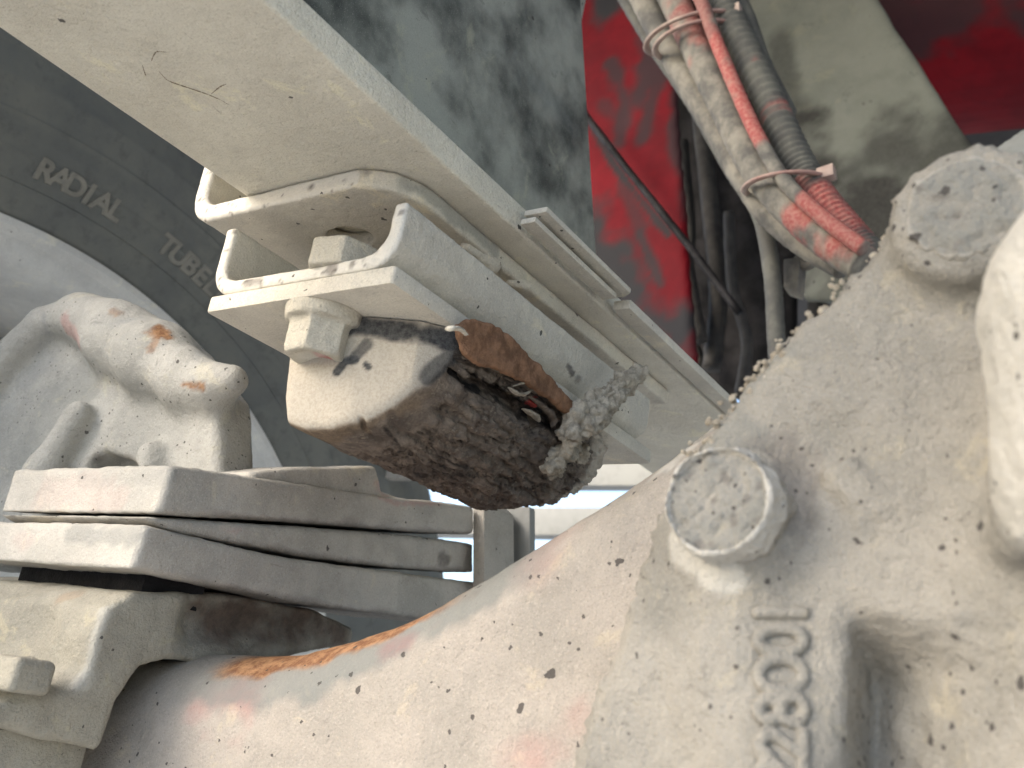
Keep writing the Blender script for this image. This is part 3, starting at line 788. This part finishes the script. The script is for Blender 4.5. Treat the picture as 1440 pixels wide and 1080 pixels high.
attr(me, 'grime_shade', stain(V, [(W3([(690, 885), (697, 900)], 1, .234), .0016, 1.), (W3([(580, 1003)], 1, .234), .0022, 1.), (W3([(596, 972), (601, 966)], 1, .234), .0012, 1.), (W3([(640, 820), (660, 830)], 1, .24), .004, .4)], 4, ns=300, na=.5))
attr(me, 'pale', stain(V, [(W3([(680, 940), (692, 920)], 1, .234), .0018, .9), (W3([(1000, 560), (930, 640)], 1, .24), .006, .5)], 4, ns=200, na=.8))
ah = link('axle_housing', me, HOUSE)
tag(ah, 'pinkish cream curved axle housing with an orange rust band along its upper edge', 'axle housing')

# ------------------------------------------------------------------ differential carrier
dc = empty('differential_carrier', (-.05, .21, .65), 'large rough cast differential carrier filling the lower right with two bolts and raised digits', 'casting')
YC = .195
B1 = W(1012, 706, 1, .183); B2 = W(1357, 291, 1, .186)
def wc(px, py, y=YC): return W(px, py, 1, y)
def f_car(X, Y, Z):
    d = sd_poly(X, Z, FLG)
    f = sd_prism(d + .006, Y - (YC + .020), .0145) - .006
    # thin outer rim, hub swelling to the right (nearer the lens)
    sw = wc(1500, 560, .175)
    body = sd_cap(X, Y, Z, wc(1632, 450, .174), wc(1640, 610, .178), .027, .025)
    f = smin(f, body, .010)
    body2 = sd_cap(X, Y, Z, wc(1640, 800, .195), wc(1640, 1150, .198), .022, .018)
    f = smin(f, body2, .020)
    # bolt bosses
    f = smin(f, sd_cap(X, Y, Z, (B1[0], .196, B1[2]), (B1[0], .22, B1[2]), .0135), .007)
    q2 = np.sqrt((X - B2[0]) ** 2 + (Z - B2[2]) ** 2)
    f = smin(f, sd_prism(q2 - .0112, Y - .208, .0175) - .0042, .006)
    # swell leading down from the first bolt to the raised digits
    f = smin(f, sd_cap(X, Y, Z, wc(1020, 800, .203), wc(1085, 1100, .2), .010, .012), .012)
    # dimple and shade hollow above/right of the first bolt
    f = smax(f, -sd_cap(X, Y, Z, wc(1120, 592, .1845), wc(1150, 604, .185), .0098), .006)
    f = smax(f, -sd_cap(X, Y, Z, wc(1122, 660, .184), wc(1130, 720, .184), .0086), .004)
    # deep pocket right of the digits, left wall steep, right side running out
    x0 = wc(1184, 900)[0]; zt = wc(1200, 815)[2]
    u = np.clip((X - x0) / .036, 0, 1); vt = np.clip((zt - Z) / .018, 0, 1); vt = vt * vt * (3 - 2 * vt)
    depth = (YC - .007) + .029 * (1 - u) * vt
    pk = sd_poly(X, Z, WY([(1180, 1250), (1182, 880), (1196, 840), (1230, 818), (1700, 800), (1700, 1250)], YC - .004))
    f = smax(f, -smax(pk, Y - depth, .003), .004)
    # casting marks
    mk = sd_path(X, Y, Z, [wc(1168, 665, YC - .0006), wc(1192, 655, YC - .0006), wc(1216, 672, YC - .0006), wc(1220, 700, YC - .0006), wc(1210, 728, YC - .0006)], .0018)
    mk = np.minimum(mk, sd_path(X, Y, Z, [wc(1220, 690, YC - .0006), wc(1245, 700, YC - .0006), wc(1276, 712, YC - .0006)], .0013))
    mk = np.minimum(mk, sd_path(X, Y, Z, [wc(1172, 672, YC - .0003), wc(1200, 700, YC - .0003), wc(1240, 722, YC - .0003)], .0022))
    f = smin(f, mk, .0016)
    return f
def on_car(px, py, off=0): return march(f_car, px, py, .14, off)
def car_disp(V, N):
    near = np.clip(1 - np.abs(V[:, 0]) * 0, 0, 1)
    e = sd_poly(V[:, 0], V[:, 2], FLG)
    edge = np.clip(1 + e / .006, 0, 1)
    return fbm(V, 110, 4, .6) * .0009 + fbm(V, 420, 3, .6) * .0004 + edge * np.maximum(fbm(V + 4, 500, 3), 0) * .0028
me = sdf_mesh('carrier_casting', f_car, (-.135, .135, .545), (.05, .236, .745), .0012, car_disp)
V = verts(me)
attr(me, 'grime_shade', stain(V, [(W3([(1106, 660), (1122, 700), (1106, 750)], 1, YC + .002), .008, .6), (W3([(1060, 628), (1110, 618)], 1, YC), .003, .4), (W3([(1235, 940), (1228, 960)], 1, YC + .008), .0016, .5), (W3([(1240, 1035)], 1, YC + .008), .0022, .9)], 4, ns=300, na=.6))  # first stroke paints the shadow crescent beside the bolt, over brown dirt
attr(me, 'pale', np.maximum(stain(V, [([(.02, .150, .70), (.02, .150, .67)], .05, 0.), (W3([(970, 770), (1030, 810)], 1, .19), .005, .5), (W3([(1290, 340), (1340, 380)], 1, .195), .006, .4), (W3([(1430, 380), (1430, 300)], 1, .195), .004, .3)], 6), .55 * np.clip((.181 - V[:, 1]) / .008, 0, 1) * (V[:, 0] > -.035)))  # last term paints the lit side of the right bulge into its colour
attr(me, 'teal', stain(V, [(W3([(1080, 480), (1000, 570)], 1, YC), .006, .3), (W3([(1050, 620), (960, 640)], 1, YC), .006, .35)], 7))
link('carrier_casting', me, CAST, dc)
def head(name, C, y0, y1, r, seed, rot, inner, dp, pl):
    def f(X, Y, Z):
        q = np.sqrt((X - C[0]) ** 2 + (Z - C[2]) ** 2)
        h = smax(hexd(X - C[0], Z - C[2], r * .965, rot), q - r * 1.03, .004)
        taper = (Y - y0) * -.06
        h = smax(smax(h + taper, y0 - Y, .0022), Y - y1, .001)
        dish = smax(q - r * inner, Y - (y0 + dp), .0006)
        return smax(h, -dish, .0006)
    me = sdf_mesh(name, f, (C[0] - r * 1.3, y0 - .004, C[2] - r * 1.3), (C[0] + r * 1.3, y1 + .002, C[2] + r * 1.3), .0005, lambda V, N: fbm(V + seed, 300, 4, .65) * .0014 + fbm(V, 900, 2) * .00018)
    V = verts(me); q = np.sqrt((V[:, 0] - C[0]) ** 2 + (V[:, 2] - C[2]) ** 2)
    nz = fbm(V + seed, 300, 4)
    attr(me, 'grime_shade', (q < r * inner) * (V[:, 1] < y0 + .004) * np.clip((fbm(V + 2 + seed, 420, 3) - .22) * 3, 0, .6))
    attr(me, 'teal', .42 * (q < r * inner * .99) * (V[:, 1] < y0 + .003) * np.clip(.7 + nz, 0, 1))
    attr(me, 'pale', pl * (q > r * inner) * (V[:, 1] < y0 + .008))
    return link(name, me, CAST, dc)
head('carrier_bolt', B1, .180, .204, .0121, 1, .3, .86, .0021, .5)
head('carrier_bolt', B2, .1852, .204, .0124, 5, .1, .86, .0004, .15)
# raised digits, reading upwards: 28001
gl = {'1': [[(0, 0), (0, 1)]], '0': [[(.5 + .5 * math.cos(a), .5 + .5 * math.sin(a)) for a in np.linspace(0, 2 * math.pi, 15)]],
      '8': [[(.5 + .36 * math.cos(a), .74 + .26 * math.sin(a)) for a in np.linspace(0, 2 * math.pi, 12)], [(.5 + .45 * math.cos(a), .25 + .27 * math.sin(a)) for a in np.linspace(0, 2 * math.pi, 12)]],
      '2': [[(.05, .75), (.2, .95), (.55, 1.), (.9, .85), (.9, .62), (.5, .35), (.05, 0), (.95, 0)]]}
digits = [('2', 1088, 1040), ('8', 1140 - 50, 1012), ]
dn = empty  # digits are one raised strip of the casting
paths = []
for chx, y0, y1 in (('2', 1108, 1072), ('2', 1064, 1030), ('8', 1018, 978), ('0', 972, 926), ('0', 918, 884), ('1', 862, 862)):
    for g in gl[chx]:
        pts = []
        for u, v in g:
            # u along the reading direction (image up), v glyph height (towards image left)
            pts.append(on_car(1130 - v * 64, y0 + (y1 - y0) * u, .0002))
        paths.append(pts)
def f_dig(X, Y, Z):
    f = None
    for p in paths:
        g = sd_path(X, Y, Z, p, .00135)
        f = g if f is None else np.minimum(f, g)
    return f
a = np.concatenate([np.array(p) for p in paths])
me = sdf_mesh('raised_digits', f_dig, a.min(0) - .003, a.max(0) + .003, .00045, lambda V, N: fbm(V, 300, 2) * .00018)
link('raised_digits', me, CAST, dc)

# crumbs of dried dirt along the upper flange edge
bm = bmesh.new()
edge = WY([(1276, 300), (1190, 388), (1100, 474), (1050, 528), (1000, 592), (955, 655)], YC)
for i in range(520):
    t = random.random() ** .6 * (len(edge) - 1); k = int(t); u = t - k
    a, b = edge[k], edge[min(k + 1, len(edge) - 1)]
    x = a[0] + (b[0] - a[0]) * u + random.gauss(0, .0016) + .0012; z = a[1] + (b[1] - a[1]) * u + random.gauss(0, .0016) - .0008
    y = YC + random.uniform(.000, .016)
    r = random.uniform(.0003, .0011)
    mt = Matrix.Translation((x, y, z)) @ Matrix.Rotation(random.random() * 6, 4, random.choice('XYZ')) @ Matrix.Diagonal((r, r * random.uniform(.5, 1), r * random.uniform(.6, 1.3), 1))
    bmesh.ops.create_icosphere(bm, subdivisions=1, radius=1, matrix=mt)
tag(link('dirt_crumbs', bm_mesh('dirt_crumbs', bm, 20), CRUMB), 'crumbs of dried dirt stuck along the upper edge of the cast carrier', 'dirt', kind='stuff')

# ------------------------------------------------------------------ wheel
CY, CZ, XT = .302, .505, -.60
def lathe(name, prof, seg, mat, parent, x0=0):
    V = []; Fc = []
    for i in range(seg):
        a = 2 * math.pi * i / seg
        for R, x in prof: V.append((x + x0, CY + R * math.cos(a), CZ + R * math.sin(a)))
    n = len(prof)
    for i in range(seg):
        j = (i + 1) % seg
        for k in range(n - 1): Fc.append((i * n + k, i * n + k + 1, j * n + k + 1, j * n + k))
    me = mesh(name, V, Fc); me.set_sharp_from_angle(angle=math.radians(40))
    return link(name, me, mat, parent)
wh = empty('road_wheel', (XT - .12, CY, CZ), 'big truck wheel with black tyre lettered RADIAL TUBELESS and grey rim behind the leaf spring', 'wheel')
Rr = [(.351, -.607), (.3535, -.602), (.3575, -.597), (.361, -.5955), (.372, -.588), (.3735, -.5865), (.3745, -.5870)]
def side(R):      # sidewall bulge
    pts = [(.3745, -.5870), (.40, -.573), (.43, -.5655), (.46, -.568), (.49, -.578), (.515, -.595), (.528, -.620), (.532, -.66)]
    return np.interp(R, [p[0] for p in pts], [p[1] for p in pts])
prof = list(Rr)
ridges = []
for R in np.arange(.377, .5285, .0012):
    b = 0
    for R0, hh in ((.3905, .0010), (.4105, .0008), (.4520, .0009), (.4570, .0007), (.4615, .0009), (.495, .0015)):
        b += hh * math.exp(-((R - R0) / .0009) ** 2)
    prof.append((R, float(side(R)) + b))
prof += [(.531, -.65), (.532, -.68), (.530, -.80), (.51, -.86), (.36, -.86), (.351, -.82)]
ty = lathe('tyre', prof, 220, TYRE, wh)
rimp = [(.345, -.66), (.352, -.625), (.3555, -.606), (.3565, -.600), (.3545, -.596), (.350, -.5965), (.345, -.602), (.336, -.603), (.330, -.606), (.327, -.612), (.325, -.64), (.323, -.76), (.318, -.775), (.296, -.775), (.290, -.70), (.284, -.690), (.20, -.695), (.05, -.695)]
lathe('rim', rimp, 200, RIMP, wh)
def ring_text(word, Rb, th0, th1, size, name):
    """letters standing on the sidewall, tops outward; th in degrees from the start to the end of the word"""
    allv = []; allf = []
    n = len(word)
    for i, chx in enumerate(word):
        cu = bpy.data.curves.new('t', 'FONT'); cu.body = chx; cu.size = size; cu.align_x = 'CENTER'; cu.extrude = .0009; cu.offset = size * .03
        to = bpy.data.objects.new('t', cu)
        me = to.to_mesh()
        th = math.radians(th0 + (th1 - th0) * (i + .5) / n)
        rad = np.array([0, math.cos(th), math.sin(th)]); tan = np.array([0, math.sin(th), -math.cos(th)])
        base = len(allv)
        for v in me.vertices:
            R = Rb + v.co.y
            x = float(side(R)) + .0004 + v.co.z
            p = np.array([0, CY, CZ]) + rad * R + tan * v.co.x * 1.18
            allv.append((x, p[1], p[2]))
        for p in me.polygons: allf.append(tuple(base + q for q in p.vertices))
        to.to_mesh_clear(); bpy.data.objects.remove(to); bpy.data.curves.remove(cu)
    me = mesh(name, allv, allf, smooth=False)
    return link(name, me, LETTER, ty)
def theta(px, py, x=-.567):
    p = W(px, py, 0, x); return math.degrees(math.atan2(p[2] - CZ, p[1] - CY)), math.hypot(p[2] - CZ, p[1] - CY)
t0 = theta(66, 246); t1 = theta(186, 304); u0 = theta(240, 340); u1 = theta(314, 418)
print('TXT', t0, t1, u0, u1, theta(0, 135), theta(130, 205), theta(250, 295), theta(0, 250), theta(130, 305), theta(200, 355))
ring_text('RADIAL', (t0[1] + t1[1]) / 2, t0[0], t1[0], .0170, 'raised_lettering')
ring_text('TUBELESS', (u0[1] + u1[1]) / 2, u0[0], u0[0] + (u1[0] - u0[0]) * 8 / 5, .0170, 'raised_lettering')

# ------------------------------------------------------------------ engine-bay clutter beyond the rail
tag(plate('short_strap', [(-.1868, .2495), (-.1772, .2495), (-.1772, .3165), (-.182, .3195), (-.1868, .318)], 2, .7745, .7768, CREAM), 'small thin pale strap lying along the inner edge of the chassis rail', 'strap')
tag(plate('short_strap', [(-.1872, .2485), (-.1808, .2485), (-.1808, .312), (-.1872, .312)], 2, .7705, .7728, CREAM), 'lower of two thin straps beside the chassis rail, tucked under the other', 'strap')
tag(box('rail_extension', (-.1872, .3205, .7700), (-.1792, .62, .7742), CREAM), 'narrow grey steel strip continuing beside the chassis rail down to the axle', 'steel strip')

def sheet(name, px, y, th, mat, label, cat, stains=None, res=.004, tilt=0):
    """flat steel sheet with real thickness, dense enough to carry stains"""
    P2 = WY(px, y)
    def f(X, Y, Z):
        return sd_prism(sd_poly(X, Z, P2) + .001, (Y - y - th / 2) - tilt * (X - P2[0][0]), th / 2) - .001
    a = np.array(P2)
    yy = [y + tilt * (x - P2[0][0]) for x in (a[:, 0].min(), a[:, 0].max())]
    me = sdf_mesh(name, f, (a[:, 0].min() - .01, min(yy) - .01, a[:, 1].min() - .01), (a[:, 0].max() + .01, max(yy) + th + .01, a[:, 1].max() + .01), res,
                  lambda V, N: fbm(V, 25, 3) * .0015)
    V = verts(me)
    for k, v in (stains or {}).items():
        attr(me, k, stain(V, [(W3(p, 1, y), r, s) for p, r, s in v], 2, ns=30, na=.9, edge=.6))
    return tag(link(name, me, mat), label, cat)
sheet('painted_sheet', [(790, -60), (905, -60), (950, 120), (965, 330), (985, 600), (860, 600), (812, 330)], .74, .006, REDP, 'bright red painted panel smeared with grey dirt, shading painted in below, beyond the oily plate', 'panel',
      {'grime_shade': [([(900, -20), (930, 80), (900, 130)], .03, .85), ([(925, 110), (905, 190)], .012, .8), ([(850, 150), (880, 175)], .012, .55), ([(815, 150), (870, 240), (940, 330)], .005, 1.), ([(820, 330), (860, 380), (880, 440), (960, 470)], .038, 1.), ([(860, 90), (880, 140), (870, 200)], .012, .8), ([(900, 330), (930, 400)], .007, .9), ([(965, 60), (950, 200), (975, 300)], .012, .8), ([(880, 260), (900, 320)], .010, .6), ([(830, -40), (860, 10)], .03, 1.)]})  # diagonal stroke and black bottom paint in shadow; the rest is real dirt
sheet('inner_panel', [(900, -60), (1120, -60), (1120, 560), (860, 560), (940, 330)], .95, .006, BLACKST, 'near-black backdrop panel behind the hanging hoses', 'panel')  # one near-black sheet closing the view behind the hoses
sheet('crossmember', [(1010, -60), (1205, -60), (1235, 0), (1372, 213), (1385, 260), (1330, 420), (1130, 420), (1090, 160)], .86, .01, GREYST, 'wide grey green steel crossmember with a darker lower half, behind the hose bundle', 'crossmember',
      {'grime_shade': [([(1060, 230), (1180, 300), (1330, 330)], .085, .97), ([(1250, 200), (1330, 235)], .045, .75), ([(1090, 60), (1120, 150)], .02, .6)]})  # first two strokes darken the lower half
# red air tank, upper right
def tank():
    a = W(1230, 40, 1, 1.1); b = W(1640, -30, 1, 1.1)
    me = tube_mesh('red_tank', [a + (a - b) * .3, a, b], .152, 48, n=6)
    o = link('red_tank', me, REDP)
    V = verts(me)
    return tag(o, 'red cylindrical tank streaked with pale dust at the upper right corner', 'tank')
tk = tank()
me = tk.data
bm = bmesh.new(); bm.from_mesh(me); bmesh.ops.subdivide_edges(bm, edges=bm.edges, cuts=6, use_grid_fill=True); bm.to_mesh(me); bm.free(); me.shade_smooth()
V = verts(me)
dust = NT  # noqa
attr(me, 'grime_shade', stain(V, [([W(1200, 10, 1, .96), W(1500, 20, 1, .96)], .055, .8)], 2, ns=20))
sheet('grey_bracket', [(1375, 225), (1440, 180), (1500, 160), (1500, 330), (1375, 330)], .80, .008, FARM, 'plain grey bracket corner showing above the upper carrier bolt', 'bracket')

# hose bundle
hb = empty('hose_bundle', tuple(W(1040, 170, 1, .55)), 'bundle of dusty hoses splashed with red paint held by two cable ties', 'hoses')
def hose(px, y, r, mat, red=None, corr=False, name='hose', grime_shade=None, seg=16):
    pts = [W(a, b, 1, y + (c if len(q) > 2 else 0)) for q in px for a, b, c in [tuple(q) + (0,) * (3 - len(q))]]
    if corr:
        me = tube_mesh(name, pts, lambda t: r * (1 + .055 * math.sin(t * 2 * math.pi * 60)), seg, n=60)
    else: me = tube_mesh(name, pts, r, seg, n=24, wob=.04)
    V = verts(me)
    if red: attr(me, 'red', stain(V, [(W3(p, 1, y), rr, s) for p, rr, s in red], 3, ns=70, na=.8))
    if grime_shade: attr(me, 'grime_shade', stain(V, [(W3(p, 1, y), rr, s) for p, rr, s in grime_shade], 3, ns=70, na=.8))
    return link(name, me, mat, hb)
hose([(885, -40), (905, 0), (945, 75), (1010, 180), (1065, 275), (1120, 330), (1190, 372)], .56, .0105, HOSE2, grime_shade=[([(900, 0), (960, 60)], .008, .5)])
hose([(925, -40), (948, 0), (978, 65), (1020, 150), (1058, 225), (1100, 280), (1160, 335), (1215, 372)], .545, .0115, HOSE2, red=[([(960, 10), (990, 80)], .014, .75), ([(1000, 100), (1035, 170)], .008, .7), ([(1130, 300), (1190, 350)], .018, .9)])
hose([(962, -40), (985, 0), (1010, 65), (1035, 125), (1065, 190), (1100, 250), (1150, 300), (1215, 350)], .530, .0050, HOSE2, red=[([(1010, 70), (1040, 130), (1062, 185)], .014, 1.), ([(980, 0), (1000, 50)], .01, .6), ([(1140, 290), (1200, 340)], .012, .9)])
hose([(985, -40), (1012, 0), (1045, 65), (1085, 150), (1120, 225), (1150, 275), (1190, 325), (1225, 365)], .550, .0110, HOSE, corr=True, name='corrugated_hose', red=[([(1050, 80), (1095, 165)], .010, .75), ([(1150, 275), (1205, 340)], .016, .95)])
hose([(860, -40), (880, 0), (920, 65), (975, 145), (1030, 240), (1068, 300), (1085, 380), (1092, 480), (1098, 560)], .60, .0062, HOSE, name='hose')
hose([(1020, -40), (1050, 20), (1075, 90), (1110, 160)], .565, .0055, HOSE, name='hose')
hose([(935, -40), (955, 60), (990, 150), (1030, 225)], .575, .0065, HOSE2, name='hose')
def tie(c, y, w, name='cable_tie'):
    (x0, y0), (x1, y1) = c
    A = W(x0, y0, 1, y); B = W(x1, y1, 1, y); mid = (A + B) / 2; u = (B - A) / 2
    pts = []
    for k in range(36):
        a = 2 * math.pi * k / 36
        pts.append(mid + u * math.cos(a) + np.array([0, -.024, -.006]) * math.sin(a))
    me = tube_mesh(name, pts, .0026, 8, flat=.55, closed=True)
    o = link(name, me, TIEM, hb)
    attr(me, 'red', stain(verts(me), [([B], .05, .35)], 2))
    hd = W(x1 + 2, y1 - 4, 1, y - .004)
    link('tie_head', bm_mesh('tie_head', extrude_bm([(hd[0] - .006, hd[2] - .004), (hd[0] + .006, hd[2] - .003), (hd[0] + .005, hd[2] + .006), (hd[0] - .006, hd[2] + .004)], 1, hd[1] - .004, hd[1] + .004, .001)), TIEM, o)
tie(((912, 72), (1030, 22)), .55, 1)
tie(((925, 78), (1028, 36)), .55, 1)
tie(((1050, 272), (1160, 250)), .55, 1)
# connector and thin lines hanging in the dark
cn = empty('wire_connector', tuple(W(1125, 370, 1, .62)), 'small pale green plug connector hanging below the hose bundle', 'connector')
for nm, px in (('connector_body', [(1118, 345), (1142, 312), (1160, 322), (1136, 362)]), ('connector_plug', [(1104, 368), (1128, 365), (1124, 414), (1104, 408)])):
    plate(nm, WY(px, .62), 1, .615, .632, HOSE2, cn, .002)
link('connector_wire', tube_mesh('connector_wire', [W(a, b, 1, .62) for a, b in ((1118, 366), (1138, 372), (1150, 340), (1175, 345), (1205, 352))], .004, 10), HOSE2, cn)
k = 0
for px, y, r, mt, lab in (([(930, 90), (925, 200), (955, 320), (985, 480)], .88, .008, LINEM, 'grey brake line hanging in the dark beside the red panel'),
                      ([(985, 160), (1000, 300), (1010, 420), (1000, 520)], .90, .010, LINEM, 'thick dusty brake line hanging in the dark below the hose bundle'),
                      ([(1025, 300), (1030, 400), (1050, 480), (1040, 560)], .86, .006, LINEM, 'thin dark brake line just left of the small connector'),
                      ([(960, 200), (970, 330), (960, 420), (985, 520)], .92, .007, LINEM, 'pale brake line deep in the dark beyond the red panel'),
                      ([(815, 150), (880, 235), (960, 335), (1040, 440)], .70, .0035, BLACKST, 'thin black line crossing the red panel diagonally'),
                      ([(1135, 350), (1150, 430), (1130, 520)], .9, .01, LINEM, 'short dark line behind the small connector')):
    me = tube_mesh('brake_line', [W(a, b, 1, y) for a, b in px], r, 10, wob=.06)
    tag(link('brake_line', me, mt), lab, 'brake line', 'lines hanging in the dark behind the axle')

# ------------------------------------------------------------------ underside of the truck body and far things
tag(box('truck_bed', (-.95, -.45, 1.62), (1.6, 4.5, 1.70), BEDM, bevel=.002), 'dark flat underside of the truck bed above everything', 'truck bed')
tag(box('light_block_wall', (.95, -.4, .95), (1.0, 4.0, 1.62), BEDM, bevel=.002), 'unseen dark wall added on the right to cut side light', 'light blocker')  # unseen, added to keep light off the inboard faces
tag(box('engine_bulkhead', (-.30, 1.9, .95), (.55, 1.95, 1.62), BEDM, bevel=.002), 'dark bulkhead closing the space behind the hoses', 'bulkhead')
for i, (z0, z1, y) in enumerate(((.905, .955, 1.0), (.832, .870, 1.0))):
    pass
def far_beam(px, y, lab):
    return tag(plate('far_rail', WY(px, y), 1, y, y + .03, FARM, None, .003), lab, 'steel rail', 'far blue grey steel rails beyond the spring')
far_beam([(560, 713), (1000, 713), (1000, 756), (560, 750)], 1.1, 'lower blue grey steel rail behind the spring clip, bright sky above and below it')
far_beam([(790, 640), (1040, 640), (1040, 683), (740, 683)], 1.15, 'upper blue grey steel rail seen under the chassis rail beside the bump stop')
